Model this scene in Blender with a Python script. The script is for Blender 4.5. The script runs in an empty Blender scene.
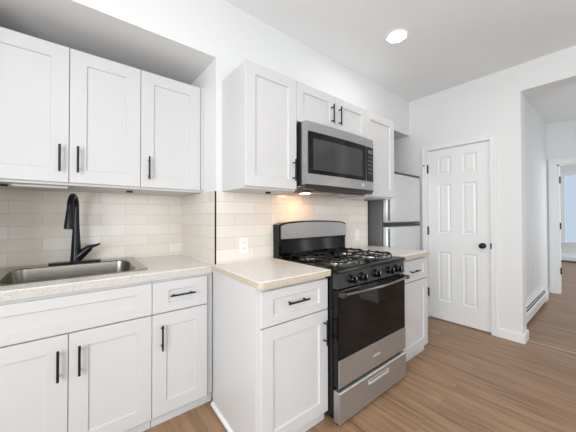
import bpy, bmesh, math, random
from mathutils import Vector, Matrix
random.seed(4)
S = bpy.context.scene
COL = S.collection
R = math.radians

# ------------------------------------------------------------------ camera
F_PX, CX, CY = 267.8789, 294.2366, 213.7766
YAW, PITCH, ROLL, CAM_H = R(50.317), R(.6294), R(-.1104), 1.2317
fh = Vector((math.cos(YAW), math.sin(YAW), 0)); rh = Vector((math.sin(YAW), -math.cos(YAW), 0)); zz = Vector((0, 0, 1))
fw = fh * math.cos(PITCH) + zz * math.sin(PITCH); up0 = -fh * math.sin(PITCH) + zz * math.cos(PITCH)
rt = rh * math.cos(ROLL) + up0 * math.sin(ROLL); up = -rh * math.sin(ROLL) + up0 * math.cos(ROLL)
cam_d = bpy.data.cameras.new('camera'); cam = bpy.data.objects.new('camera', cam_d); COL.objects.link(cam)
cam.matrix_world = Matrix(((rt.x, up.x, -fw.x, 0), (rt.y, up.y, -fw.y, 0), (rt.z, up.z, -fw.z, CAM_H), (0, 0, 0, 1)))
cam_d.sensor_fit = 'HORIZONTAL'; cam_d.sensor_width = 36; cam_d.lens = F_PX / 576 * 36
cam_d.shift_x = -(CX - 288) / 576; cam_d.shift_y = (CY - 216) / 576; cam_d.clip_start = .02
S.camera = cam

# ------------------------------------------------------------------ world, daylight, exposure
S.view_settings.view_transform = 'Standard'; S.view_settings.look = 'None'
S.view_settings.gamma = 1; S.view_settings.use_curve_mapping = False
S.view_settings.exposure = .66
w = bpy.data.worlds.new('overcast_sky'); S.world = w; w.use_nodes = True
w.node_tree.nodes['Background'].inputs[0].default_value = (.50, .60, .72, 1)
w.node_tree.nodes['Background'].inputs[1].default_value = .68

def area(name, loc, target, sx, sy, power, color=(1, 1, 1)):
    l = bpy.data.lights.new(name, 'AREA'); l.shape = 'RECTANGLE'; l.size = sx; l.size_y = sy
    l.energy = power; l.color = color
    o = bpy.data.objects.new(name, l); COL.objects.link(o); o.location = loc
    o.rotation_euler = (Vector(target) - Vector(loc)).to_track_quat('-Z', 'Y').to_euler()
    return o
# area lamps in unseen windows; rear and side ones added to brighten the room
area('rear_fill_daylight', (.9, -2.36, 1.45), (.9, 2, 1.45), 1.5, 1.5, 12.5, (.97, .985, 1))
area('side_fill_daylight', (-1.56, -.5, 1.45), (2, -.5, 1.45), 1.7, 1.4, 57, (.95, .98, 1))
area('daylight_hall_window', (4.75, -1.56, 1.35), (4.75, 2, 1.35), .9, 1.3, 9, (.93, .97, 1))
area('daylight_far_window', (8.3, -2.42, 1.4), (8.3, 2, 1.4), 2.0, 1.5, 50, (.86, .93, 1))

# ------------------------------------------------------------------ materials
def srgb(r, g, b):
    f = lambda c: (c / 255 / 12.92) if c / 255 <= .04045 else ((c / 255 + .055) / 1.055) ** 2.4
    return (f(r), f(g), f(b), 1)

def mat(name, rgb, rough=.5, metal=0, var=.03, scale=6, bump=0, bscale=60, spec=.5, stretch=None, coat=0):
    m = bpy.data.materials.new(name); m.use_nodes = True
    nt = m.node_tree; N = nt.nodes; L = nt.links; b = N['Principled BSDF']
    b.inputs['Roughness'].default_value = rough; b.inputs['Metallic'].default_value = metal
    b.inputs['Specular IOR Level'].default_value = spec; b.inputs['Coat Weight'].default_value = coat
    geo = N.new('ShaderNodeNewGeometry'); mp = N.new('ShaderNodeMapping'); L.new(geo.outputs['Position'], mp.inputs['Vector'])
    if stretch: mp.inputs['Scale'].default_value = stretch
    nz = N.new('ShaderNodeTexNoise'); nz.inputs['Scale'].default_value = scale; nz.inputs['Detail'].default_value = 3
    L.new(mp.outputs[0], nz.inputs['Vector'])
    rp = N.new('ShaderNodeValToRGB'); c = srgb(*rgb)
    lo = tuple(max(0, x * (1 - var)) for x in c[:3]) + (1,); hi = tuple(min(1, x * (1 + var)) for x in c[:3]) + (1,)
    rp.color_ramp.elements[0].position = .3; rp.color_ramp.elements[1].position = .7
    rp.color_ramp.elements[0].color = lo; rp.color_ramp.elements[1].color = hi
    L.new(nz.outputs['Fac'], rp.inputs[0]); L.new(rp.outputs[0], b.inputs['Base Color'])
    if bump:
        n2 = N.new('ShaderNodeTexNoise'); n2.inputs['Scale'].default_value = bscale; n2.inputs['Detail'].default_value = 2
        L.new(mp.outputs[0], n2.inputs['Vector'])
        bp = N.new('ShaderNodeBump'); bp.inputs['Strength'].default_value = bump; bp.inputs['Distance'].default_value = .002
        L.new(n2.outputs['Fac'], bp.inputs['Height']); L.new(bp.outputs[0], b.inputs['Normal'])
    return m

def emit(name, rgb, strength):
    m = bpy.data.materials.new(name); m.use_nodes = True; b = m.node_tree.nodes['Principled BSDF']
    b.inputs['Base Color'].default_value = (*rgb, 1); b.inputs['Emission Color'].default_value = (*rgb, 1); b.inputs['Emission Strength'].default_value = strength
    return m

def wood(name):
    m = bpy.data.materials.new(name); m.use_nodes = True
    nt = m.node_tree; N = nt.nodes; L = nt.links; b = N['Principled BSDF']
    geo = N.new('ShaderNodeNewGeometry'); sp = N.new('ShaderNodeSeparateXYZ'); L.new(geo.outputs['Position'], sp.inputs[0])
    cb = N.new('ShaderNodeCombineXYZ'); L.new(sp.outputs['Y'], cb.inputs['X']); L.new(sp.outputs['X'], cb.inputs['Y'])
    br = N.new('ShaderNodeTexBrick'); br.inputs['Scale'].default_value = 1; br.inputs['Brick Width'].default_value = 1.2
    br.inputs['Row Height'].default_value = .152; br.inputs['Mortar Size'].default_value = .0012; br.inputs['Mortar Smooth'].default_value = .2
    br.offset = .37; br.inputs['Color1'].default_value = (0, 0, 0, 1); br.inputs['Color2'].default_value = (1, 1, 1, 1); br.inputs['Mortar'].default_value = (.5, .5, .5, 1)
    L.new(cb.outputs[0], br.inputs['Vector'])
    # streaky grain, shifted per plank
    mp = N.new('ShaderNodeMapping'); mp.inputs['Scale'].default_value = (1.0, 12, 1); L.new(cb.outputs[0], mp.inputs['Vector'])
    ad = N.new('ShaderNodeVectorMath'); ad.operation = 'MULTIPLY_ADD'; ad.inputs[1].default_value = (7, 3, 0)
    L.new(br.outputs['Color'], ad.inputs[0]); L.new(mp.outputs[0], ad.inputs[2])
    nz = N.new('ShaderNodeTexNoise'); nz.inputs['Scale'].default_value = 1.6; nz.inputs['Detail'].default_value = 7; nz.inputs['Roughness'].default_value = .62; nz.inputs['Distortion'].default_value = .35
    L.new(ad.outputs[0], nz.inputs['Vector'])
    rp = N.new('ShaderNodeValToRGB'); e = rp.color_ramp.elements
    e[0].position = .28; e[0].color = srgb(114, 85, 61); e[1].position = .76; e[1].color = srgb(177, 143, 110)
    k = e.new(.5); k.color = srgb(154, 121, 92)
    L.new(nz.outputs['Fac'], rp.inputs[0])
    hs = N.new('ShaderNodeHueSaturation'); L.new(rp.outputs[0], hs.inputs['Color'])
    mr = N.new('ShaderNodeMapRange'); mr.inputs['To Min'].default_value = .95; mr.inputs['To Max'].default_value = 1.05
    L.new(br.outputs['Color'], mr.inputs[0]); L.new(mr.outputs[0], hs.inputs['Value'])
    mx = N.new('ShaderNodeMix'); mx.data_type = 'RGBA'; L.new(br.outputs['Fac'], mx.inputs[0]); L.new(hs.outputs[0], mx.inputs[6]); mx.inputs[7].default_value = srgb(132, 102, 77)
    L.new(mx.outputs[2], b.inputs['Base Color'])
    b.inputs['Roughness'].default_value = .42
    bp = N.new('ShaderNodeBump'); bp.inputs['Strength'].default_value = .15; bp.inputs['Distance'].default_value = .002; L.new(nz.outputs['Fac'], bp.inputs['Height']); L.new(bp.outputs[0], b.inputs['Normal'])
    return m

def tile(name, axis, off):
    m = bpy.data.materials.new(name); m.use_nodes = True
    nt = m.node_tree; N = nt.nodes; L = nt.links; b = N['Principled BSDF']
    geo = N.new('ShaderNodeNewGeometry'); sp = N.new('ShaderNodeSeparateXYZ'); L.new(geo.outputs['Position'], sp.inputs[0])
    cb = N.new('ShaderNodeCombineXYZ'); L.new(sp.outputs[axis], cb.inputs['X']); L.new(sp.outputs['Z'], cb.inputs['Y'])
    mp = N.new('ShaderNodeMapping'); mp.inputs['Location'].default_value = (off[0], off[1], 0); L.new(cb.outputs[0], mp.inputs[0])
    br = N.new('ShaderNodeTexBrick'); br.inputs['Scale'].default_value = 1; br.inputs['Brick Width'].default_value = .312
    br.inputs['Row Height'].default_value = .0815; br.inputs['Mortar Size'].default_value = .0013; br.inputs['Mortar Smooth'].default_value = .3
    br.offset = .5; br.inputs['Color1'].default_value = srgb(228, 220, 209); br.inputs['Color2'].default_value = srgb(239, 234, 225); br.inputs['Mortar'].default_value = srgb(200, 193, 184)
    L.new(mp.outputs[0], br.inputs['Vector'])
    nz = N.new('ShaderNodeTexNoise'); nz.inputs['Scale'].default_value = 9; L.new(geo.outputs['Position'], nz.inputs['Vector'])
    mx = N.new('ShaderNodeMix'); mx.data_type = 'RGBA'; mx.blend_type = 'MULTIPLY'; mx.inputs[0].default_value = .06
    L.new(br.outputs['Color'], mx.inputs[6]); L.new(nz.outputs['Color'], mx.inputs[7]); L.new(mx.outputs[2], b.inputs['Base Color'])
    b.inputs['Roughness'].default_value = .16
    ml = N.new('ShaderNodeMath'); ml.operation = 'MULTIPLY_ADD'; ml.inputs[1].default_value = -1; L.new(br.outputs['Fac'], ml.inputs[0]); 
    nm = N.new('ShaderNodeMath'); nm.operation = 'MULTIPLY'; nm.inputs[1].default_value = .9; L.new(nz.outputs['Fac'], nm.inputs[0]); L.new(nm.outputs[0], ml.inputs[2])
    bp = N.new('ShaderNodeBump'); bp.inputs['Strength'].default_value = .35; bp.inputs['Distance'].default_value = .0025; L.new(ml.outputs[0], bp.inputs['Height']); L.new(bp.outputs[0], b.inputs['Normal'])
    return m

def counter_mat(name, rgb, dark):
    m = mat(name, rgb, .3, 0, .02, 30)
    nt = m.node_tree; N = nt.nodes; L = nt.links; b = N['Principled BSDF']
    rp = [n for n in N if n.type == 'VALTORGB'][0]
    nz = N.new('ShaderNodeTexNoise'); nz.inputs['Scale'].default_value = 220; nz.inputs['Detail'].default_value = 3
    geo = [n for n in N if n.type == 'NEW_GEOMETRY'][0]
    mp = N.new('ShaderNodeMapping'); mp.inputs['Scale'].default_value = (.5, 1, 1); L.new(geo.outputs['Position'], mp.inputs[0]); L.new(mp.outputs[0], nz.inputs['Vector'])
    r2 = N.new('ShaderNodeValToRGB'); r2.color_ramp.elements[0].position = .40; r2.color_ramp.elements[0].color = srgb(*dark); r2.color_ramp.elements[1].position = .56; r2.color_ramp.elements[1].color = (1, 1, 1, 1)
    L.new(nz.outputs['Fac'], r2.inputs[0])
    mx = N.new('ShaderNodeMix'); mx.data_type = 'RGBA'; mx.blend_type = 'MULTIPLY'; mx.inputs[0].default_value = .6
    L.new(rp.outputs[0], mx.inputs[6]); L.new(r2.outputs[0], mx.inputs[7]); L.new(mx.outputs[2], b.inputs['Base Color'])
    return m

def steel(name, rgb, rough, axis_stretch, metal=1):
    return mat(name, rgb, rough, metal, .06, 40, .05, 90, stretch=axis_stretch)

M = {
 'counter_edge_grey': counter_mat('speckled_laminate_grey_edge', (208, 205, 201), (216, 213, 208)),
 'handle_steel': mat('dark_brushed_handle', (140, 139, 137), .25, 1, .05, 20),
 'chrome': mat('chrome_drip_bowl', (238, 238, 237), .16, .95, .03, 12),
 'wall': mat('wall_paint', (229, 230, 230), .55, 0, .008, 2, .05, 300),
 'ceiling': mat('ceiling_paint', (240, 242, 243), .8, 0, .008, 2),
 'trim': mat('trim_paint', (236, 237, 237), .35, 0, .006, 3),
 'cab': mat('cabinet_paint', (209, 209, 209), .34, 0, .006, 3),
 'cab_in': mat('cabinet_box_paint', (208, 208, 208), .4, 0, .01, 3),
 'black': mat('matte_black_metal', (22, 22, 24), .38, .3, .1, 20),
 'faucet': mat('black_faucet_finish', (34, 35, 40), .28, .6, .1, 12),
 'wood': wood('oak_plank_floor'),
 'tile_x': tile('cream_tile_sink_wall', 'X', (.15, .0495)),
 'tile_y': tile('cream_tile_return_wall', 'Y', (.06, .0495)),
 'tile_r': tile('cream_tile_range_wall', 'X', (.059, .0495)),
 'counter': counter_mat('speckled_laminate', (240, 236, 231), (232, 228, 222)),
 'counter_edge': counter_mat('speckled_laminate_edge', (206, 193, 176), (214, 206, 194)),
 'steel': steel('brushed_steel', (178, 177, 176), .32, (1, 1, 14), .72),
 'steel_sink': steel('satin_sink_steel', (172, 168, 160), .27, (1, 6, 1)),
 'steel_bright': mat('bright_steel', (226, 225, 223), .3, .35, .03, 10),
 'fridge': mat('light_steel_door', (214, 215, 216), .3, .85, .03, 4, .04, 60, stretch=(1, 1, 8)),
 'fridge_side': mat('grey_textured_side', (112, 113, 115), .5, 0, .06, 60, .2, 200),
 'gloss_black': mat('gloss_black_enamel', (10, 10, 11), .12, 0, .1, 8, spec=.36),
 'black_glass': mat('black_oven_glass', (9, 9, 10), .05, 0, .1, 4, spec=.36),
 'mw_side': mat('dark_steel_side', (92, 91, 90), .3, .8, .05, 10),
 'mw_glass': mat('microwave_window_glass', (62, 63, 64), .12, 0, .06, 5),
 'grey_panel': mat('dark_grey_control_panel', (72, 72, 73), .3, .5, .05, 10),
 'iron': mat('cast_iron', (20, 19, 19), .5, .2, .2, 60, .2, 300),
 'alu': mat('polished_aluminium', (226, 225, 223), .3, .9, .04, 12),
 'dark': mat('dark_gap', (30, 30, 31), .7, 0, .05, 10),
 'kick': mat('toe_kick_paint', (205, 206, 208), .5, 0, .02, 5),
 'plastic': mat('white_plastic', (240, 239, 236), .3, 0, .01, 8),
 'heater': mat('heater_enamel', (236, 236, 236), .35, 0, .01, 6),
 'key': mat('grey_key', (98, 98, 100), .4, 0, .05, 10),
 'brass': mat('threshold_strip', (184, 160, 132), .35, .2, .05, 15),
 'green': mat('green_sticker', (120, 200, 120), .5, 0, .05, 20),
 'lamp': emit('ceiling_lamp_glow', (1, .985, .96), 44),
 'mwlamp': emit('warm_lamp_glow', (1, .50, .20), 60),
}

# ------------------------------------------------------------------ mesh helpers
class MB:
    def __init__(s): s.bm = bmesh.new()
    def box(s, x0, x1, y0, y1, z0, z1, bev=0, seg=2):
        r = bmesh.ops.create_cube(s.bm, size=1)
        for v in r['verts']:
            v.co = Vector(((x0 + x1) / 2 + v.co.x * (x1 - x0), (y0 + y1) / 2 + v.co.y * (y1 - y0), (z0 + z1) / 2 + v.co.z * (z1 - z0)))
        if bev:
            ed = set(); [ed.update(v.link_edges) for v in r['verts']]
            bmesh.ops.bevel(s.bm, geom=list(ed), offset=bev, segments=seg, affect='EDGES', profile=.5)
        return s
    def tube(s, pts, r, seg=12, caps=True):
        pts = [Vector(p) for p in pts]; rr = r if isinstance(r, (list, tuple)) else [r] * len(pts)
        rings = []; prev = None
        for i, p in enumerate(pts):
            t = (pts[min(i + 1, len(pts) - 1)] - pts[max(i - 1, 0)]).normalized()
            if prev is None:
                a = Vector((0, 0, 1)) if abs(t.z) < .9 else Vector((1, 0, 0)); u = t.cross(a).normalized()
            else: u = (prev - t * prev.dot(t)).normalized()
            prev = u; v = t.cross(u)
            rings.append([s.bm.verts.new(p + (u * math.cos(2 * math.pi * k / seg) + v * math.sin(2 * math.pi * k / seg)) * rr[i]) for k in range(seg)])
        for a, b in zip(rings, rings[1:]):
            for k in range(seg): s.bm.faces.new((a[k], a[(k + 1) % seg], b[(k + 1) % seg], b[k]))
        if caps: s.bm.faces.new(rings[0][::-1]); s.bm.faces.new(rings[-1])
        return s
    def lathe(s, c, prof, axis='Z', seg=28):
        c = Vector(c)
        f = {'Z': lambda r, h, a: Vector((r * math.cos(a), r * math.sin(a), h)), 'Y': lambda r, h, a: Vector((r * math.cos(a), h, r * math.sin(a))), 'X': lambda r, h, a: Vector((h, r * math.cos(a), r * math.sin(a)))}[axis]
        rings = [[s.bm.verts.new(c + f(max(r, 1e-5), h, 2 * math.pi * k / seg)) for k in range(seg)] for r, h in prof]
        for a, b in zip(rings, rings[1:]):
            for k in range(seg): s.bm.faces.new((a[k], a[(k + 1) % seg], b[(k + 1) % seg], b[k]))
        s.bm.faces.new(rings[0][::-1]); s.bm.faces.new(rings[-1])
        return s
    def prism(s, poly, axis, a, b):
        """poly: 2-D outline in the two other axes, extruded from a to b along axis"""
        P = {'X': lambda u, v, h: (h, u, v), 'Y': lambda u, v, h: (u, h, v), 'Z': lambda u, v, h: (u, v, h)}[axis]
        A = [s.bm.verts.new(P(u, v, a)) for u, v in poly]; B = [s.bm.verts.new(P(u, v, b)) for u, v in poly]
        n = len(poly)
        for k in range(n): s.bm.faces.new((A[k], A[(k + 1) % n], B[(k + 1) % n], B[k]))
        s.bm.faces.new(A[::-1]); s.bm.faces.new(B)
        return s
    def shaker(s, x0, x1, yf, z0, z1, fr=.057, th=.02, rec=.009, frx=None):
        """recessed-panel slab: front face at yf looking to -Y"""
        e = .0015; fx = frx or fr
        def ring(x0, x1, z0, z1, y): return [s.bm.verts.new(p) for p in ((x0, y, z0), (x1, y, z0), (x1, y, z1), (x0, y, z1))]
        L = [ring(x0, x1, z0, z1, yf + th), ring(x0, x1, z0, z1, yf + e), ring(x0 + e, x1 - e, z0 + e, z1 - e, yf),
             ring(x0 + fx, x1 - fx, z0 + fr, z1 - fr, yf), ring(x0 + fx + .004, x1 - fx - .004, z0 + fr + .004, z1 - fr - .004, yf + rec)]
        for a, b in zip(L, L[1:]):
            for k in range(4): s.bm.faces.new((a[k], a[(k + 1) % 4], b[(k + 1) % 4], b[k]))
        s.bm.faces.new(L[0][::-1]); s.bm.faces.new(L[-1])
        return s
    def build(s, name, m, parent=None, smooth=False, label=None):
        bmesh.ops.recalc_face_normals(s.bm, faces=s.bm.faces)
        me = bpy.data.meshes.new(name)
        if parent is not None:
            o_ = wloc(parent)
        else:
            vs = [v.co for v in s.bm.verts]
            o_ = Vector(((min(v.x for v in vs) + max(v.x for v in vs)) / 2, (min(v.y for v in vs) + max(v.y for v in vs)) / 2, min(v.z for v in vs)))
        bmesh.ops.translate(s.bm, verts=s.bm.verts, vec=-o_)
        s.bm.to_mesh(me); s.bm.free()
        if smooth:
            for p in me.polygons: p.use_smooth = True
            try: me.set_sharp_from_angle(angle=R(35))
            except Exception: pass
        me.materials.append(M[m])
        o = bpy.data.objects.new(name, me); COL.objects.link(o)
        if parent is not None: o.parent = parent
        else: o.location = o_
        if label: o['label'] = label
        return o
def wloc(o):
    v = Vector((0, 0, 0))
    while o is not None: v += o.location; o = o.parent
    return v
def thing(name, label, cat, loc, group=None):
    o = bpy.data.objects.new(name, None); COL.objects.link(o); o.location = loc; o.empty_display_size = .05
    o['label'] = label; o['category'] = cat
    if group: o['group'] = group
    return o
def tag(o, label, cat, group=None):
    o['label'] = label; o['category'] = cat
    if group: o['group'] = group
    return o
def struct(name, mb, m):
    o = mb.build(name, m); o['kind'] = 'structure'; return o
def box(*a): return MB().box(*a)

# ------------------------------------------------------------------ room measures
YW = 1.7147           # face of the range wall and of the bulkheads
XD = 3.373            # face of the wall with the white door
YS = 2.43             # back of the sink recess
XJ = .74              # return wall of the sink recess
XE = 2.44             # where the range wall ends at the fridge recess
ZC = 2.7228           # ceiling
X0, Y0 = -1.6, -2.4

struct('floor', box(X0 - .1, 3.475, Y0 - .1, 2.5, -.06, 0), 'wood')
struct('floor', box(3.475, 10.4, -2.6, 2.5, -.06, 0), 'wood')
struct('ceiling', box(X0 - .1, 10.4, -2.6, 2.5, ZC, ZC + .08), 'ceiling')
wm = MB(); wm.box(XJ, XE, YW, YS + .1, 0, ZC); struct('wall_range', wm, 'wall')
struct('wall_sink', box(-.55, XJ, YS + .0005, YS + .1, 0, 2.3058), 'wall')
struct('wall_sink_bulkhead', box(X0, XJ, YW, YS + .1, 2.3058, ZC), 'wall')
struct('wall_recess_side', box(X0, -.45, YW, YS + .1, 0, 2.3058), 'wall')
struct('wall_fridge', box(XE, XD, YS, YS + .1, 0, ZC), 'wall')
struct('wall_fridge_bulkhead', box(XE, XD, YW, YS, 2.279, ZC), 'wall')
# door wall with the closed door and the opening to the hall
DY0, DY1, DZ = .846, 1.492, 2.036
OY0, OY1, OZ = -.11, .5935, 2.4584
wd = MB()
wd.box(XD, 3.535, DY1, 2.5, 0, ZC); wd.box(XD, 3.535, DY0, DY1, DZ, ZC); wd.box(XD, 3.535, OY1, DY0, 0, ZC)
wd.box(XD, 3.535, OY0, OY1, OZ, ZC); wd.box(XD, 3.535, -.40, OY0, 0, ZC); wd.box(XD, 3.535, -1.5, -.40, OZ, ZC); wd.box(XD, 3.535, Y0, -1.5, 0, ZC)
struct('wall_right', wd, 'wall')
# rear and left walls, each with a window opening
wr = MB(); wr.box(X0, .1, Y0 - .12, Y0, 0, ZC); wr.box(1.7, XD, Y0 - .12, Y0, 0, ZC); wr.box(.1, 1.7, Y0 - .12, Y0, 0, .65); wr.box(.1, 1.7, Y0 - .12, Y0, 2.25, ZC)
struct('wall_rear', wr, 'wall')
wl = MB(); wl.box(X0 - .12, X0, Y0, -1.4, 0, ZC); wl.box(X0 - .12, X0, .4, YW, 0, ZC); wl.box(X0 - .12, X0, -1.4, .4, 0, .7); wl.box(X0 - .12, X0, -1.4, .4, 2.2, ZC)
struct('wall_left', wl, 'wall')
# hall and far room
struct('wall_hall_left', box(3.535, 5.95, .72, .84, 0, ZC), 'wall')
wh = MB(); wh.box(3.535, 4.25, -1.72, -1.6, 0, ZC); wh.box(5.25, 5.95, -1.72, -1.6, 0, ZC); wh.box(4.25, 5.25, -1.72, -1.6, 0, .65); wh.box(4.25, 5.25, -1.72, -1.6, 2.05, ZC)
struct('wall_hall_right', wh, 'wall')
HY0, HY1, HZ = -.25, .603, 2.05
we = MB(); we.box(5.95, 6.07, HY1, 2.4, 0, ZC); we.box(5.95, 6.07, HY0, HY1, HZ, ZC); we.box(5.95, 6.07, -2.5, HY0, 0, ZC)
struct('wall_hall_end', we, 'wall')
FX = 10.3
wf = MB(); wf.box(FX, FX + .1, .90, 2.5, 0, ZC); wf.box(FX, FX + .1, -.3, .90, 0, .53); wf.box(FX, FX + .1, -.3, .90, 2.35, ZC); wf.box(FX, FX + .1, -2.6, -.3, 0, ZC)
struct('wall_far', wf, 'wall')
struct('wall_far_side', box(6.07, FX, 2.4, 2.5, 0, ZC), 'wall')
wq = MB(); wq.box(6.07, 7.2, -2.6, -2.5, 0, ZC); wq.box(9.4, FX, -2.6, -2.5, 0, ZC); wq.box(7.2, 9.4, -2.6, -2.5, 0, .6); wq.box(7.2, 9.4, -2.6, -2.5, 2.2, ZC)
struct('wall_far_right', wq, 'wall')

# trim, casings, baseboards
def casing_x(xf, ya, yb, zt, wdt, th=.016):
    """casing on a wall facing -X round an opening ya..yb"""
    m = MB(); x0, x1 = xf - th, xf
    m.box(x0, x1, yb, yb + wdt, 0, zt + wdt, .004); m.box(x0, x1, ya - wdt, ya, 0, zt + wdt, .004); m.box(x0, x1, ya - .001, yb + .001, zt, zt + wdt, .004)
    m.box(x0 - .006, x0 + .002, yb + wdt * .7, yb + wdt, 0, zt + wdt, .002); m.box(x0 - .006, x0 + .002, ya - wdt, ya - wdt * .7, 0, zt + wdt, .002)
    m.box(x0 - .006, x0 + .002, ya - wdt * .7, yb + wdt * .7, zt + wdt * .72, zt + wdt, .001)
    return m
struct('trim_1', casing_x(XD, DY0, DY1, DZ, .056), 'trim')
jm = MB(); jm.box(XD, XD + .1, DY1 - .004, DY1 + .002, 0, DZ); jm.box(XD, XD + .1, DY0 - .002, DY0 + .004, 0, DZ); jm.box(XD, XD + .1, DY0, DY1, DZ - .004, DZ + .002)
struct('trim_2', jm, 'trim')
struct('trim_3', casing_x(5.95, HY0, HY1, HZ, .10, .02), 'trim')
jm = MB(); jm.box(5.95, 6.09, HY1 - .02, HY1, 0, HZ); jm.box(5.95, 6.09, HY0, HY0 + .02, 0, HZ); jm.box(5.95, 6.09, HY0, HY1, HZ - .02, HZ)
struct('trim_4', jm, 'trim')
def baseb(m, x0, x1, y0, y1, h=.092):
    m.box(x0, x1, y0, y1, 0, h - .012, .002); 
    dx, dy = (x1 - x0), (y1 - y0)
    if dx < dy: m.box(x0 + dx * .4, x1, y0, y1, h - .013, h, .002)
    else: m.box(x0, x1, y0 + dy * .0, y1 - dy * .4, h - .013, h, .002)
    return m
b = MB(); baseb(b, XD - .018, XD, OY1 + .0005, DY0 - .057); b.box(XD - .018, 3.545, OY1 - .018, OY1, 0, .08, .002); b.box(XD - .008, 3.545, OY1 - .012, OY1, .078, .092, .002)
struct('baseboard_right', b, 'trim')
b = MB(); baseb(b, XD - .018, XD, -.40, OY0 - .0005); b.box(XD - .018, 3.545, OY0, OY0 + .018, 0, .08, .002); b.box(XD - .018, 3.545, -.418, -.4005, 0, .08, .002); baseb(b, XD - .018, XD, Y0, -1.5)
struct('baseboard_right', b, 'trim')
b = MB(); b.box(X0, XD - .018, Y0, Y0 + .016, 0, .09, .002); struct('baseboard_rear', b, 'trim')
b = MB(); b.box(X0, X0 + .016, Y0 + .016, YW, 0, .09, .002); struct('baseboard_left', b, 'trim')
b = MB(); b.box(5.93, 5.95, HY1 + .1, .72, 0, .09, .002); struct('baseboard_hall', b, 'trim')
struct('trim_5', MB().box(3.462, 3.488, OY0 + .018, OY1 - .02, 0, .006, .002), 'brass')
# unseen windows added behind the camera, windows in the hall and in the far room (frames only where glass is met by daylight)
def window_y(name, x0, x1, yf, z0, z1, inward):
    m = MB(); w_ = .07; a, c = (yf, yf + .018 * inward) if inward > 0 else (yf + .018 * inward, yf)
    m.box(x0 - w_, x0, a, c, z0 - w_, z1 + w_, .003); m.box(x1, x1 + w_, a, c, z0 - w_, z1 + w_, .003); m.box(x0, x1, a, c, z1, z1 + w_, .003); m.box(x0 - .02, x1 + .02, a, c, z0 - w_, z0, .003)
    struct(name, m, 'trim')
window_y('window_1', .1, 1.7, Y0, .65, 2.25, 1)
window_y('window_2', 4.25, 5.25, -1.6, .65, 2.05, 1)
window_y('window_3', 7.2, 9.4, -2.5, .6, 2.2, 1)
m = MB(); m.box(X0, X0 + .018, -1.47, -1.4, .63, 2.27, .003); m.box(X0, X0 + .018, .4, .47, .63, 2.27, .003); m.box(X0, X0 + .018, -1.4, .4, 2.2, 2.27, .003); m.box(X0, X0 + .03, -1.4, .4, .63, .7, .003)
struct('window_4', m, 'trim')
m = MB(); a, c = FX - .02, FX
m.box(a, c, .90, .985, .53, 2.44, .004); m.box(a, c, -.385, -.3, .53, 2.44, .004); m.box(a, c, -.3, .9, 2.35, 2.44, .004); m.box(FX - .05, c, -.41, 1.01, .505, .53, .004); m.box(a, c, -.36, .96, .43, .505, .004)
struct('window_5', m, 'trim')

# ------------------------------------------------------------------ closed six-panel door
d = bpy.data.objects.new('door_1', None); COL.objects.link(d); d.location = (XD + .012, (DY0 + DY1) / 2, .012); d['kind'] = 'structure'
def six_panel(x, y0, y1, z0, z1, panels, th=.035):
    bm = bmesh.new()
    ys = sorted({y0, y1} | {p[0] for p in panels} | {p[1] for p in panels}); zs = sorted({z0, z1} | {p[2] for p in panels} | {p[3] for p in panels})
    V = {(i, j): bm.verts.new((x, yy, z_)) for i, yy in enumerate(ys) for j, z_ in enumerate(zs)}
    for i in range(len(ys) - 1):
        for j in range(len(zs) - 1):
            inside = any(p[0] <= ys[i] and ys[i + 1] <= p[1] and p[2] <= zs[j] and zs[j + 1] <= p[3] for p in panels)
            if not inside: bm.faces.new((V[i, j], V[i + 1, j], V[i + 1, j + 1], V[i, j + 1]))
    for a, b_, c, e in panels:
        def loop(k, dx): return [bm.verts.new((x + dx, yy, z_)) for yy, z_ in ((a + k, c + k), (b_ - k, c + k), (b_ - k, e - k), (a + k, e - k))]
        Ls = [loop(0, 0), loop(.012, .009), loop(.018, .009), loop(.036, .002)]
        for p, q in zip(Ls, Ls[1:]):
            for k in range(4): bm.faces.new((p[k], p[(k + 1) % 4], q[(k + 1) % 4], q[k]))
        bm.faces.new(Ls[-1])
    bmesh.ops.remove_doubles(bm, verts=bm.verts, dist=1e-5)
    mb = MB(); mb.bm.free(); mb.bm = bm; mb.box(x + .011, x + th, y0, y1, z0, z1)
    e0 = [(y0, y0, z0, z1), (y1, y1, z0, z1)]
    mb.box(x + .0002, x + .0115, y0, y0 + .001, z0, z1); mb.box(x + .0002, x + .0115, y1 - .001, y1, z0, z1); mb.box(x + .0002, x + .0115, y0, y1, z1 - .001, z1); mb.box(x + .0002, x + .0115, y0, y1, z0, z0 + .001)
    return mb
PN = []
for ya, yb in ((1.230, 1.372), (.970, 1.112)):
    PN += [(ya, yb, 1.725, 1.94), (ya, yb, 1.03, 1.615), (ya, yb, .232, .815)]
six_panel(XD + .012, DY0 + .006, DY1 - .006, .012, DZ - .006, PN).build('door_panel', 'trim', d)
kb = MB().lathe((XD + .012, .919, .917), [(.0, -.001), (.031, -.001), (.031, -.008), (.012, -.011), (.011, -.03), (.02, -.036), (.0275, -.046), (.026, -.056), (.016, -.063), (0, -.064)], 'X').build('door_knob', 'black', d, True, 'round black door knob')
for z in (1.811, 1.058, .311):
    hb = MB().box(XD - .003, XD + .011, DY1 - .012, DY1 + .012, z - .05, z + .05, .001); hb.tube([(XD - .004, DY1 - .003, z - .052), (XD - .004, DY1 - .003, z + .052)], .0065, 10)
    hb.build('hinge', 'black', d, label='black door hinge')
MB().tube([(XD - .017, DY1 + .03, 1.86), (XD - .035, DY1 + .03, 1.86)], .007, 10).build('door_stop', 'black', d)
MB().box(XD - .0172, XD - .015, DY0 - .012, DY0 + .001, .89, .95).build('strike_plate', 'black', d)

# door frame hinges at the end of the hall
h2 = bpy.data.objects.new('door_2', None); COL.objects.link(h2); h2.location = (6.09, HY1 - .02, 0); h2['kind'] = 'structure'
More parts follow.
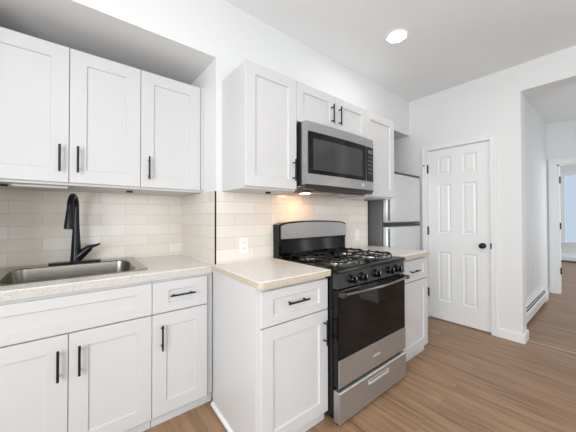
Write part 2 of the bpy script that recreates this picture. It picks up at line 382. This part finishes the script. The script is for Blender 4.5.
# the leaf is folded back into the far room, against its wall
MB().box(6.10, 6.14, HY1 + .01, HY1 + .83, .012, HZ - .02, .002).build('door_leaf', 'trim', h2)
for z in (1.806, 1.076, .364):
    MB().box(5.955, 5.995, HY1 - .036, HY1 - .0205, z - .052, z + .052, .001).build('hinge', 'black', h2, label='black hinge of the hall door')

# ------------------------------------------------------------------ tiled backsplashes
ZB = 1.4035
o = MB().box(-.45, XJ - .008, YS - .008, YS, .90, 1.4095).build('tile_backsplash', 'tile_x'); tag(o, 'cream long-tile backsplash behind the sink and black faucet', 'backsplash', 'tiled backsplashes')
o = MB().box(XJ - .008, XJ, YW - .006, YS, .90, ZB + .004).build('tile_backsplash', 'tile_y'); tag(o, 'narrow cream tile backsplash on the return wall right of the sink', 'backsplash', 'tiled backsplashes')
o = MB().box(XJ, XE, YW - .008, YW, .905, ZB).build('tile_backsplash', 'tile_r'); tag(o, 'cream tile backsplash behind the range with a warm glow', 'backsplash', 'tiled backsplashes')
o = MB().box(XJ - .010, XJ - .0005, YW - .0105, YW - .0062, .915, ZB).build('tile_edge_strip', 'black'); tag(o, 'thin dark strip on the tiled outside corner', 'trim strip')  # thin dark strip down the outside corner of the tiles

# ------------------------------------------------------------------ cabinets
def pull(parent, p, vertical, ln=.146):
    """black bar pull on two posts, face towards -Y at p"""
    x, y, z = p; h = ln / 2; q = h - .022; m = MB()
    if vertical:
        m.tube([(x, y - .03, z - h), (x, y - .03, z + h)], .0055, 12)
        for s in (-q, q): m.tube([(x, y, z + s), (x, y - .03, z + s)], .0045, 10)
    else:
        m.tube([(x - h, y - .03, z), (x + h, y - .03, z)], .0055, 12)
        for s in (-q, q): m.tube([(x + s, y, z), (x + s, y - .03, z)], .0045, 10)
    return m.build('pull_handle', 'black', parent, True, 'black bar handle')
G = .0015
def carcass(t, x0, x1, y0, y1, z0, z1, kick=None, mat_='cab_in'):
    m = MB().box(x0, x1, y0, y1, z0, z1, .001)
    m.build('cabinet_box', mat_, t)
    if kick:
        MB().box(x0 + .001, x1 - .001, kick, y1, 0, z0 - .0005).build('toe_kick', 'kick', t)
def front(t, name, x0, x1, yf, z0, z1, fr, h=None, vert=True, frx=None):
    o = MB().shaker(x0 + G, x1 - G, yf, z0 + G, z1 - G, fr, frx=frx).build(name, 'cab', t)
    if h: pull(o, (h[0], yf, h[1]), vert, h[2] if len(h) > 2 else .146)
    return o
def clip(t, x, y, z): MB().box(x - .018, x + .018, y - .006, y + .006, z - .012, z, .001).build('underside_bracket', 'black', t, label='small black bracket under the cabinet')

# sink wall uppers
YU = 1.9367
t = thing('wall_cabinet', 'white two-door wall cabinet above the sink and faucet', 'cabinet', (-.014, 2.17, 1.43), 'white wall cabinets')
carcass(t, -.363, .3345, YU + .0215, YS - .009, 1.410, 2.172)
front(t, 'door', -.363, -.0141, YU, 1.4226, 2.1763, .074, (-.053, 1.552)); front(t, 'door', -.0141, .335, YU, 1.4226, 2.1763, .074, (.024, 1.552))
clip(t, -.285, 2.10, 1.410); clip(t, .30, 2.12, 1.410)
MB().box(-.25, -.02, 2.05, 2.09, 1.400, 1.410, .002).build('under_cabinet_light', 'plastic', t)
t = thing('wall_cabinet', 'white single-door wall cabinet right of the two-door one over the sink', 'cabinet', (.53, 2.17, 1.43), 'white wall cabinets')
carcass(t, .3355, XJ - .0015, YU + .0215, YS - .009, 1.410, 2.172)
front(t, 'door', .335, .7211, YU, 1.4226, 2.1763, .074, (.381, 1.547))
MB().box(.7225, XJ - .001, 1.927, YU + .021, 1.4226, 2.1763, .001).build('filler_strip', 'cab', t)
# sink wall bases
YB = 1.7224
t = thing('base_cabinet', 'white sink base cabinet with two doors under the steel sink', 'cabinet', (-.014, 2.05, 0), 'white base cabinets')
m = MB(); m.box(-.383, -.365, YB + .0215, YS - .002, .062, .862); m.box(.3415, .3595, YB + .0215, YS - .002, .062, .862); m.box(-.365, .3415, YB + .0215, YS - .002, .062, .08); m.box(-.365, .3415, YS - .012, YS - .002, .08, .862); m.box(-.365, .3415, YB + .0215, YB + .04, .08, .862)
m.build('cabinet_box', 'cab_in', t); MB().box(-.382, .3585, YB + .03, YS - .002, 0, .0615).build('toe_kick', 'kick', t)
front(t, 'false_drawer_front', -.383, .3599, YB, .664, .8466, .052, frx=.072); front(t, 'door', -.383, -.0099, YB, .0633, .660, .076, (-.048, .524)); front(t, 'door', -.0099, .3599, YB, .0633, .660, .076, (.032, .525))
t = thing('base_cabinet', 'narrow white base cabinet with drawer between sink base and corner panel', 'cabinet', (.53, 2.05, 0), 'white base cabinets')
carcass(t, .3605, XJ - .012, YB + .0215, YS - .002, .062, .862, YB + .03)
front(t, 'drawer', .3599, .6874, YB, .664, .8466, .052, (.526, .761), False, frx=.088); front(t, 'door', .3599, .6874, YB, .0633, .660, .076, (.411, .525))
# range wall uppers
YP = 1.3921
t = thing('wall_cabinet', 'tall white single-door wall cabinet left of the microwave', 'cabinet', (.98, 1.56, 1.414), 'white wall cabinets')
carcass(t, .784, 1.178, YP + .0215, YW - .001, 1.404, 2.162)
front(t, 'door', .7821, 1.1785, YP, 1.4144, 2.1664, .068, (1.145, 1.543)); clip(t, 1.05, 1.55, 1.404)
t = thing('wall_cabinet', 'short white two-door wall cabinet directly above the microwave', 'cabinet', (1.573, 1.56, 1.89), 'white wall cabinets')
carcass(t, 1.179, 1.9675, YP + .0215, YW - .001, 1.886, 2.162)
front(t, 'door', 1.1785, 1.5735, YP, 1.886, 2.1664, .06, (1.526, 2.014), True); front(t, 'door', 1.5735, 1.9682, YP, 1.886, 2.1664, .06, (1.612, 2.017), True)
t = thing('wall_cabinet', 'white single-door wall cabinet between the microwave and refrigerator', 'cabinet', (2.2, 1.56, 1.414), 'white wall cabinets')
carcass(t, 1.9685, 2.431, YP + .0215, YW - .001, 1.404, 2.162)
front(t, 'door', 1.9682, 2.433, YP, 1.4144, 2.1664, .068, None); clip(t, 2.30, 1.63, 1.404)
# range wall bases
YF = 1.1229
t = thing('base_cabinet', 'white base cabinet with drawer on the left side of the range', 'cabinet', (.95, 1.42, 0), 'white base cabinets')
carcass(t, .729, 1.1925, YF + .0215, YW - .001, .062, .8795, YF + .03)
front(t, 'drawer', .720, 1.1955, YF, .676, .858, .045, (.945, .776), False, frx=.07); front(t, 'door', .720, 1.1955, YF, .0633, .672, .07, (1.158, .548))
MB().prism([(.699, YF + .0215), (.7285, YF + .0215), (.7285, YW - .001), (.721, YW - .001)], 'Z', 0, .879).build('end_panel', 'cab', t)
m = MB().prism([(0, 0), (-.015, 0), (-.013, .009), (-.006, .016), (0, .018)], 'Y', YF + .03, YW - .002)
for v in m.bm.verts: v.co.x += .6988 + (v.co.y - YF - .0215) * .0386
m.build('shoe_moulding', 'trim', t)
t = thing('base_cabinet', 'white base cabinet with drawer on the right side of the range', 'cabinet', (2.23, 1.42, 0), 'white base cabinets')
carcass(t, 1.976, 2.519, YF + .0215, YW - .001, .062, .8795, YF + .03)
front(t, 'drawer', 1.976, 2.529, YF, .676, .858, .045, (2.255, .764), False, frx=.07); front(t, 'door', 1.976, 2.529, YF, .0633, .672, .07, (2.03, .529))

# ------------------------------------------------------------------ countertops
def rounded(x0, x1, y0, y1, rads, n=6):
    """outline, rads for (x0,y0),(x1,y0),(x1,y1),(x0,y1)"""
    P = []
    for (cx, cy, sx, sy, a0), r in zip(((x0, y0, 1, 1, 180), (x1, y0, -1, 1, 270), (x1, y1, -1, -1, 0), (x0, y1, 1, -1, 90)), rads):
        if r == 0: P.append((cx, cy)); continue
        for k in range(n + 1):
            a = R(a0 + 90 * k / n); P.append((cx + sx * r + r * math.cos(a), cy + sy * r + r * math.sin(a)))
    return P
def slab(poly, z0, z1, e=.004):
    m = MB(); bm = m.bm; n = len(poly)
    c = Vector((sum(p[0] for p in poly) / n, sum(p[1] for p in poly) / n))
    def ins(p, k): v = c - Vector(p); s = Vector((1 if v.x > 0 else -1, 1 if v.y > 0 else -1)); return (p[0] + s.x * k, p[1] + s.y * k)
    L = [[bm.verts.new((*p, z0)) for p in poly], [bm.verts.new((*p, z1 - e)) for p in poly], [bm.verts.new((*ins(p, e * .3), z1 - e * .3)) for p in poly], [bm.verts.new((*ins(p, e), z1)) for p in poly]]
    for a, b_ in zip(L, L[1:]):
        for k in range(n): bm.faces.new((a[k], a[(k + 1) % n], b_[(k + 1) % n], b_[k]))
    bm.faces.new(L[0][::-1]); bm.faces.new(L[-1]); return m
def countertop(label, poly, z0, z1, loc):
    t = thing('countertop', label, 'countertop', loc, 'laminate countertops')
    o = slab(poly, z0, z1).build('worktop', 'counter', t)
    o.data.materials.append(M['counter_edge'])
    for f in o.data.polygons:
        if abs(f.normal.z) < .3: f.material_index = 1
    return t
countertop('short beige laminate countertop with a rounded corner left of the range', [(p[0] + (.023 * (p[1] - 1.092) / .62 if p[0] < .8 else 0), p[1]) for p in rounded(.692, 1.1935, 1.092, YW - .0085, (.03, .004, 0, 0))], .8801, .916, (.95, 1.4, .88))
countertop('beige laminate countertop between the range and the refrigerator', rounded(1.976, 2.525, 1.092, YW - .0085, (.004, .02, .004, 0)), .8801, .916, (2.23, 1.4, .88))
# sink countertop with the cut-out for the bowl
SX0, SX1, SY0, SY1 = -.335, .365, 1.845, 2.375
t = thing('countertop', 'long pale laminate countertop around the stainless sink', 'countertop', (.15, 2.05, .865), 'laminate countertops')
m = MB(); zt = .908; zb = .8635; cx0, cx1, cy0, cy1 = SX0 + .03, SX1 - .03, SY0 + .012, SY1 - .05; yb = YS - .0085
m.box(-.449, XJ - .0085, YW, cy0, zb, zt, .004); m.box(-.449, cx0, cy0 - .004, yb, zb, zt, .0015); m.box(cx1, XJ - .0085, cy0 - .004, yb, zb, zt - .0001, .0015); m.box(cx0, cx1, cy1, yb, zb, zt - .0001, .0015)
o = m.build('worktop', 'counter', t); o.data.materials.append(M['counter_edge_grey'])
for f in o.data.polygons:
    if abs(f.normal.z) < .3: f.material_index = 1

# ------------------------------------------------------------------ sink and faucet
t = thing('kitchen_sink', 'stainless steel drop-in kitchen sink with a brushed rim', 'sink', ((SX0 + SX1) / 2, 2.09, .905))
def rr(x0, x1, y0, y1, r, n=6): return rounded(x0, x1, y0, y1, (r,) * 4, n)
bx0, bx1, by0, by1 = SX0 + .055, SX1 - .055, SY0 + .024, SY1 - .10
def tilt(poly, z): return [(p[0], p[1], z + .016 * (p[1] - SY0) / (SY1 - SY0)) for p in poly]
def loops(lst):
    m = MB(); bm = m.bm; Ls = [[bm.verts.new(p) for p in (tilt(pl, z) if i else [(*q, z) for q in pl])] for i, (pl, z) in enumerate(lst)]; n = len(Ls[0])
    for a, b_ in zip(Ls, Ls[1:]):
        for k in range(n): bm.faces.new((a[k], a[(k + 1) % n], b_[(k + 1) % n], b_[k]))
    bm.faces.new(Ls[-1]); return m
loops([(rr(SX0, SX1, SY0, SY1, .02), .9085), (rr(SX0, SX1, SY0, SY1, .02), .909), (rr(SX0 + .003, SX1 - .003, SY0 + .003, SY1 - .003, .02), .912), (rr(SX0 + .014, SX1 - .014, SY0 + .010, SY1 - .014, .018), .913), (rr(bx0 - .006, bx1 + .006, by0 - .006, by1 + .006, .08), .911),
       (rr(bx0, bx1, by0, by1, .075), .905), (rr(bx0 + .01, bx1 - .01, by0 + .01, by1 - .01, .07), .76), (rr(bx0 + .04, bx1 - .04, by0 + .04, by1 - .04, .05), .735)]).build('sink_bowl', 'steel_sink', t, True)
MB().lathe(((bx0 + bx1) / 2, (by0 + by1) / 2, .7435), [(0, 0), (.045, 0), (.045, .003), (.036, .004), (.033, -.001), (0, -.001)]).build('drain', 'steel_bright', t, True)

FXC, FYC, FZ = .022, 2.325, .9295
t = thing('faucet', 'matte black gooseneck pull-down faucet with side lever behind the sink', 'faucet', (FXC, FYC, FZ))
dp = slab(rounded(FXC - .138, FXC + .138, FYC - .028, FYC + .028, (.027,) * 4), FZ, FZ + .006, .003); dp.build('deck_plate', 'faucet', t, True)
MB().lathe((FXC, FYC, FZ + .007), [(.031, 0), (.031, .012), (.029, .03), (.026, .09), (.0225, .16), (.0195, .21), (.0175, .26), (.017, .287)], 'Z', 24).build('faucet_body', 'faucet', t, True)
dr = Vector((-.20, -.98, 0)).normalized(); pts = []; ra = .078; base = Vector((FXC, FYC, FZ + .287))
pts.append(base)
for k in range(0, 19):
    a = R(180 - 10 * k * 1.0); pts.append(base + dr * (ra + ra * math.cos(a)) + Vector((0, 0, .075 + ra * math.sin(a))))
pts.append(pts[-1] + Vector((0, 0, -.02)) + dr * .004)
MB().tube(pts, [.017] + [.0165] * (len(pts) - 1), 18).build('spout', 'faucet', t, True)
tip = pts[-1]; dn = (dr * .12 + Vector((0, 0, -1))).normalized()
MB().tube([tip + dn * a for a in (-.004, .002, .03, .07, .105, .112, .114)], [.0165, .0185, .0205, .024, .027, .026, .02], 22).build('spray_head', 'faucet', t, True)
lv = Vector((.97, -.25, 0)).normalized(); lb = Vector((FXC, FYC, FZ + .03))
MB().tube([lb + lv * a + Vector((0, 0, z)) for a, z in ((.0, -.004), (.022, .012), (.045, .036), (.066, .056), (.078, .064), (.084, .067))], [.029, .0285, .0255, .022, .0205, .012], 20).build('lever_hub', 'faucet', t, True)
MB().tube([lb + lv * a + Vector((0, 0, z)) for a, z in ((.06, .058), (.082, .071), (.104, .077), (.12, .081), (.132, .091))], [.015, .0125, .0095, .008, .006], 14).build('lever', 'faucet', t, True)

# ------------------------------------------------------------------ range
RX0, RX1, RF, RB = 1.1985, 1.973, 1.045, 1.700
t = thing('gas_range', 'freestanding black and stainless gas range with oven between two base cabinets', 'range', ((RX0 + RX1) / 2, 1.37, 0))
m = MB(); m.box(RX0 + .002, RX1 - .002, RF + .045, RB, .03, .895, .002); m.build('range_body', 'gloss_black', t)
m = MB(); m.box(RX0, RX1, RF + .06, RB - .07, .894, .919, .006, 3)
m.prism([(RF + .005, .893), (RF - .004, .902), (RF, .913), (RF + .012, .919), (RF + .07, .919), (RF + .07, .893)], 'X', RX0, RX1)
m.build('cooktop', 'gloss_black', t, True)
# control panel and knobs
m = MB().prism([(RF + .05, .800), (RF + .004, .803), (RF + .010, .893), (RF + .06, .893)], 'X', RX0 + .004, RX1 - .004); m.build('control_panel', 'grey_panel', t)
for x in (1.322, 1.428, 1.577, 1.745, 1.85):
    k = MB().lathe((x, RF + .007, .849), [(0, 0), (.029, 0), (.029, -.006), (.024, -.009), (.022, -.030), (.019, -.034), (0, -.034)], 'Y', 26); k.box(x - .0055, x + .0055, RF - .040, RF - .026, .826, .872, .002)
    ko = k.build('control_knob', 'gloss_black', t, True); MB().box(x - .0012, x + .0012, RF - .0405, RF - .0398, .852, .868).build('pointer_mark', 'plastic', ko)
# oven door
od = MB().box(RX0 + .004, RX1 - .004, RF + .004, RF + .044, .224, .792, .004).build('oven_door', 'gloss_black', t)
MB().box(RX0 + .006, RX1 - .006, RF, RF + .0045, .386, .788, .002).build('oven_window', 'black_glass', od, label='black glass oven window')
MB().box(RX0 + .004, RX1 - .004, RF - .002, RF + .0045, .224, .385, .002).build('lower_trim', 'steel', od, label='brushed steel strip on the oven door')
for i in range(4): MB().box(1.547 + i * .021, 1.560 + i * .021, RF - .0026, RF - .0019, .295, .311, .0003).build('badge_letter', 'steel_bright', od)
pts = []
for k in range(21):
    u = k / 20; pts.append((RX0 + .035 + u * (RX1 - RX0 - .07), RF - .028 - .028 * math.sin(math.pi * u), .775))
hb = MB(); bm = hb.bm; rings = []
for p in pts: rings.append([bm.verts.new((p[0], p[1] + dy, p[2] + dz)) for dy, dz in ((-.008, -.006), (-.009, .0), (-.006, .008), (.006, .009), (.008, .0), (.005, -.008))])
for a, b_ in zip(rings, rings[1:]):
    for k in range(6): bm.faces.new((a[k], a[(k + 1) % 6], b_[(k + 1) % 6], b_[k]))
bm.faces.new(rings[0]); bm.faces.new(rings[-1])
hb.build('oven_handle', 'handle_steel', od, True, 'curved steel oven handle')
for x in (RX0 + .018, RX1 - .018): MB().box(x - .016, x + .02 if x < 1.5 else x + .016, RF - .038, RF, .760, .788, .005).build('handle_mount', 'grey_panel', od)
# drawer
dw = MB().box(RX0 + .004, RX1 - .004, RF - .006, RF + .044, .014, .200, .006, 3).build('warming_drawer', 'steel', t)
MB().box(RX0 + .006, RX1 - .006, RF - .010, RF + .002, .194, .202, .002).build('drawer_lip', 'steel_bright', dw)
g_ = MB(); g_.prism(rounded(1.482, 1.724, .138, .168, (.008,) * 4), 'Y', RF - .0075, RF - .004); g_.build('drawer_grip', 'steel_bright', dw, label='bright recessed drawer grip')
MB().prism(rounded(1.492, 1.702, .158, .164, (.0028,) * 4), 'Y', RF - .0082, RF - .0074).build('grip_hollow', 'grey_panel', dw)
for x in (RX0 + .03, RX1 - .03):
    for y in (RF + .03, RB - .06): MB().lathe((x, y, 0), [(.018, 0), (.018, .008), (.009, .012), (.009, .033)], 'Z', 16).build('foot', 'black', t)
# backguard
m = MB().prism([(RB - .115, .915), (RB, .915), (RB, 1.05), (RB - .055, 1.05), (RB - .070, .95)], 'X', RX0 + .006, RX1 - .006); m.build('backguard_base', 'gloss_black', t)
def arch(x0, x1, z0, z1, h, n=16):
    P = [(x0, z0), (x1, z0)]
    for k in range(n + 1):
        u = 1 - k / n; P.append((x0 + u * (x1 - x0), z1 + h * (1 - (2 * u - 1) ** 2) - (.012 if k in (0, n) else 0)))
    return P
MB().prism(arch(RX0, RX1, 1.045, 1.182, .018), 'Y', RB - .075, RB).build('backguard', 'gloss_black', t)
MB().box(RX0, RX0 + .03, RB - .07, RB, .915, 1.05, .003).build('backguard_post', 'gloss_black', t); MB().box(RX1 - .03, RX1, RB - .07, RB, .915, 1.05, .003).build('backguard_post', 'gloss_black', t)
MB().prism(arch(RX0 + .016, RX1 - .012, 1.062, 1.172, .017), 'Y', RB - .084, RB - .074).build('backguard_panel', 'steel', t, label='arched brushed steel backguard panel')
# burners and grates
def burner(x, y, r):
    d0 = MB().lathe((x, y, .9192), [(.094, 0), (.095, .004), (.090, .005), (.072, .0015), (r * 1.1, .001), (0, .001)], 'Z', 36).build('drip_bowl', 'chrome', t, True, 'shiny chrome drip bowl')
    MB().lathe((x, y, .9205), [(r * 1.05, 0), (r, .012), (r * .9, .014), (0, .014)], 'Z', 26).build('burner_head', 'alu', d0, True)
    MB().lathe((x, y, .9347), [(r * .82, 0), (r * .86, .003), (r * .8, .008), (0, .009)], 'Z', 24).build('burner_cap', 'iron', d0, True)
BX = (1.385, 1.786); BYs = (1.218, 1.478)
def grate(x, y):
    m = MB(); h = .112; rad = .034; zl = .945
    P = rounded(x - h, x + h, y - h, y + h, (rad,) * 4, 5); P = [(p[0], p[1], zl) for p in P]; P.append(P[0]); P.append(P[1])
    m.tube(P, .0052, 8, False)
    for k in range(8):
        a = R(45 * k); ca, sa = math.cos(a), math.sin(a); o_ = h if k % 2 == 0 else h * 1.29; i_ = .032 if k % 2 == 0 else .062
        m.tube([(x + ca * o_, y + sa * o_, zl), (x + ca * (o_ - .012), y + sa * (o_ - .012), zl + .009), (x + ca * (o_ - .028), y + sa * (o_ - .028), zl + .012), (x + ca * (i_ + .01), y + sa * (i_ + .01), zl + .012), (x + ca * i_, y + sa * i_, zl + .009)], .0046, 8)
        if k % 2: m.tube([(x + ca * o_, y + sa * o_, zl), (x + ca * (o_ + .004), y + sa * (o_ + .004), zl - .012), (x + ca * (o_ + .005), y + sa * (o_ + .005), .9195)], .0052, 8)
    return m.build('burner_grate', 'iron', t, True)
for x in BX:
    for y, r in zip(BYs, (.040, .034)): burner(x, y, r); grate(x, y)

# ------------------------------------------------------------------ microwave
MX0, MX1, MF, MBK, MZ0, MZ1 = 1.199, 1.972, 1.322, YW - .009, 1.438, 1.880
t = thing('microwave', 'stainless over-the-range microwave with dark window mounted under the short cabinet', 'microwave', ((MX0 + MX1) / 2, 1.52, MZ0))
MB().box(MX0, MX1, MF + .04, MBK, MZ0 + .002, MZ1, .003).build('microwave_body', 'mw_side', t)
def bowed(x0, x1, z0, z1, y, th, bow=.014, n=12):
    P = [(x1, y + th), (x0, y + th)]
    for k in range(n + 1):
        u = k / n; xx = x0 + u * (x1 - x0); q = (xx - MX0) / (MX1 - MX0); P.append((xx, y - bow * (1 - (2 * q - 1) ** 2)))
    return MB().prism(P, 'Z', z0, z1)
XC = 1.862
dr_ = bowed(MX0, XC - .001, 1.452, MZ1 - .002, MF, .042).build('microwave_door', 'steel', t, True)
bowed(MX0 + .018, XC - .003, 1.524, 1.811, MF - .002, .004).build('window_frame', 'gloss_black', dr_, True)
bowed(MX0 + .062, XC - .060, 1.553, 1.766, MF - .003, .003).build('window_pane', 'mw_glass', dr_, True, 'grey glass window')
cp = bowed(XC + .001, MX1, 1.452, MZ1 - .002, MF, .042).build('control_column', 'steel', t, True)
bowed(XC + .006, MX1 - .004, 1.524, 1.811, MF - .0025, .004).build('keypad_panel', 'gloss_black', cp, True)
bowed(XC + .022, MX1 - .02, 1.755, 1.785, MF - .004, .003).build('display', 'key', cp)
for r_ in range(5):
    for c_ in range(3):
        x = XC + .024 + c_ * .024; z = 1.72 - r_ * .033
        q = (x - MX0) / (MX1 - MX0); yy = MF - .0045 - .014 * (1 - (2 * q - 1) ** 2)
        MB().box(x, x + .015, yy, yy + .004, z, z + .011, .001).build('key', 'key', cp)
MB().lathe((1.815, MF - .0095, 1.488), [(0, 0), (.014, 0), (.014, -.003), (0, -.003)], 'Y', 20).build('badge', 'steel_bright', dr_)
# underside: sloping vent, lamp lenses
MB().prism([(MF - .002, 1.451), (MF + .012, 1.424), (MF + .05, 1.422), (MF + .05, 1.451)], 'X', MX0 + .002, MX1 - .002).build('lower_chin', 'mw_side', t)
MB().prism([(1.30, MZ0 + .002), (1.34, 1.412), (1.90, 1.412), (1.94, MZ0 + .002)], 'Y', MF + .05, 1.60).build('vent_base', 'grey_panel', t)
for x in (1.50, 1.76): MB().box(x - .09, x + .09, 1.40, 1.55, 1.4085, 1.4118, .001).build('grease_filter', 'steel', t)
MB().box(1.375, 1.425, 1.52, 1.585, 1.4085, 1.4118, .001).build('lamp_lens', 'mwlamp', t, label='lit warm lamp lens')

# ------------------------------------------------------------------ refrigerator
t = thing('refrigerator', 'grey steel top-freezer refrigerator in the recess beside the white door', 'refrigerator', (2.91, 1.95, 0))
FX0, FX1, FY = 2.545, 3.29, 1.54
MB().box(FX0, FX1, FY + .065, 2.33, .03, 1.702, .006).build('fridge_body', 'fridge_side', t, label='dark grey cabinet side')
for nm, za, zb_ in (('freezer_door', 1.165, 1.702), ('fridge_door', .06, 1.125)):
    q = MB().box(FX0 + .001, FX1 - .001, FY, FY + .06, za, zb_, .012, 3).build(nm, 'fridge', t, True)
    MB().box(FX0 + .018, FX0 + .044, FY - .010, FY + .001, za + .02, zb_ - .02, .004).build('edge_grip', 'fridge_side', q, label='dark vertical edge grip')
    MB().box(FX0 + .03, FX1 - .03, FY - .006, FY + .05, zb_ if nm == 'fridge_door' else za - .016, zb_ + .016 if nm == 'fridge_door' else za, .002).build('door_grip', 'grey_panel', q)
MB().box(FX0, FX1, FY + .004, FY + .16, 1.702, 1.724, .004).build('hinge_cover', 'grey_panel', t)
MB().box(FX0 + .02, FX1 - .02, FY + .03, FY + .07, 0, .058, .003).build('toe_grille', 'dark', t)
for x in (FX0 + .05, FX1 - .05):
    MB().box(x - .02, x + .02, 2.24, 2.28, 0, .03).build('foot', 'black', t)
MB().box(FX0 + .012, FX0 + .05, FY - .0115, FY - .0102, 1.075, 1.095).build('energy_sticker', 'green', t, label='small green sticker')

# ------------------------------------------------------------------ outlets
def outlet(x, z, label, n='duplex'):
    t = thing('wall_outlet', label, 'outlet', (x, YW - .008, z), 'white wall outlets')
    MB().box(x - .036, x + .036, YW - .0135, YW - .0085, z - .059, z + .059, .002).build('cover_plate', 'plastic', t)
    for dz in (-.021, .021):
        s_ = MB().prism(rounded(x - .017, x + .017, z + dz - .015, z + dz + .015, (.007,) * 4), 'Y', YW - .0155, YW - .013).build('socket', 'plastic', t)
        sl = MB(); sl.box(x - .008, x - .006, YW - .016, YW - .0153, z + dz - .004, z + dz + .006); sl.box(x + .006, x + .008, YW - .016, YW - .0153, z + dz - .004, z + dz + .005); sl.build('slot', 'dark', s_)
outlet(.948, 1.027, 'white duplex outlet on the tile left of the range')
outlet(2.255, 1.045, 'white outlet on the tile right of the range, near the refrigerator')
t = thing('wall_outlet', 'white outlet low on the hall wall above the baseboard heater', 'outlet', (4.78, .72, .5), 'white wall outlets')
MB().box(4.745, 4.815, .714, .7195, .44, .56, .002).build('cover_plate', 'plastic', t)
for dz in (-.022, .022): MB().box(4.765, 4.795, .712, .7145, .5 + dz - .014, .5 + dz + .014, .003).build('socket', 'plastic', t)

# ------------------------------------------------------------------ ceiling light
def downlight(x, y, label):
    t = thing('recessed_ceiling_light', label, 'ceiling light', (x, y, ZC - .012), 'recessed ceiling lights')
    MB().lathe((x, y, ZC), [(.088, -.0005), (.088, -.006), (.082, -.011), (.07, -.008), (.068, -.002), (.0, -.002)], 'Z', 40).build('trim_ring', 'plastic', t, True)
    MB().lathe((x, y, ZC), [(.069, -.003), (.067, -.0075), (0, -.009)], 'Z', 40).build('diffuser', 'lamp', t, True, 'glowing round diffuser')
downlight(2.058, 1.147, 'round lit recessed ceiling light in front of the microwave wall')
downlight(.25, -.1, 'unseen recessed ceiling light added for brightness over the sink side')  # this and the next two: unseen lamps added to lift the room's brightness
downlight(2.058, -.9, 'unseen recessed ceiling light added for brightness at the rear right')
downlight(.25, -.9, 'unseen recessed ceiling light added for brightness at the rear left')

# ------------------------------------------------------------------ baseboard heaters
def heater_profile(d_, h): return [(0, .03), (d_ * .75, .03), (d_, .045), (d_, h * .60), (d_ * .86, h * .70), (d_ * .62, h * .86), (d_ * .42, h), (0, h)]
t = thing('baseboard_heater', 'white baseboard heater along the hall wall with dark louvre slots', 'heater', (4.45, .69, 0), 'baseboard heaters')
hx0, hx1 = 3.56, 5.27
MB().prism([(.7195 - a, b_) for a, b_ in heater_profile(.072, .213)], 'X', hx0, hx1).build('heater_cover', 'heater', t)
PR = heater_profile(.072, .213)
def slot(za, zb_):
    def y_(z):
        for (d0, h0), (d1, h1) in zip(PR[3:], PR[4:]):
            if h0 <= z <= h1: return .7195 - (d0 + (d1 - d0) * (z - h0) / (h1 - h0))
    MB().prism([(y_(za) - .0012, za), (y_(zb_) - .0012, zb_), (y_(zb_) + .004, zb_), (y_(za) + .004, za)], 'X', hx0 + .01, hx1 - .07).build('louvre_slot', 'dark', t)
slot(.152, .163); slot(.172, .182)
MB().prism([(.7195 - a * 1.1, b_ + (.004 if b_ > .1 else -.03 if b_ < .04 else 0)) for a, b_ in heater_profile(.074, .213)], 'X', hx1 - .06, hx1 + .01).build('end_cap', 'heater', t)
MB().prism([(.7195 - a * 1.1, b_ + (.004 if b_ > .1 else -.03 if b_ < .04 else 0)) for a, b_ in heater_profile(.074, .213)], 'X', hx0 - .01, hx0 + .02).build('end_cap', 'heater', t)
t = thing('baseboard_heater', 'white baseboard heater beneath the window of the far room', 'heater', (FX - .05, .4, 0), 'baseboard heaters')
MB().prism([(FX - .0005 - a, b_) for a, b_ in heater_profile(.07, .22)], 'Y', -1.2, 1.6).build('heater_cover', 'heater', t)
MB().prism([(FX - .071, .02), (FX - .02, .02), (FX - .02, .03), (FX - .071, .03)], 'Y', -1.18, 1.58).build('lower_slot', 'dark', t)
for y in (-1.2, 1.6): MB().box(FX - .07, FX - .001, y - .02, y + .02, 0, .22, .003).build('end_cap', 'heater', t)
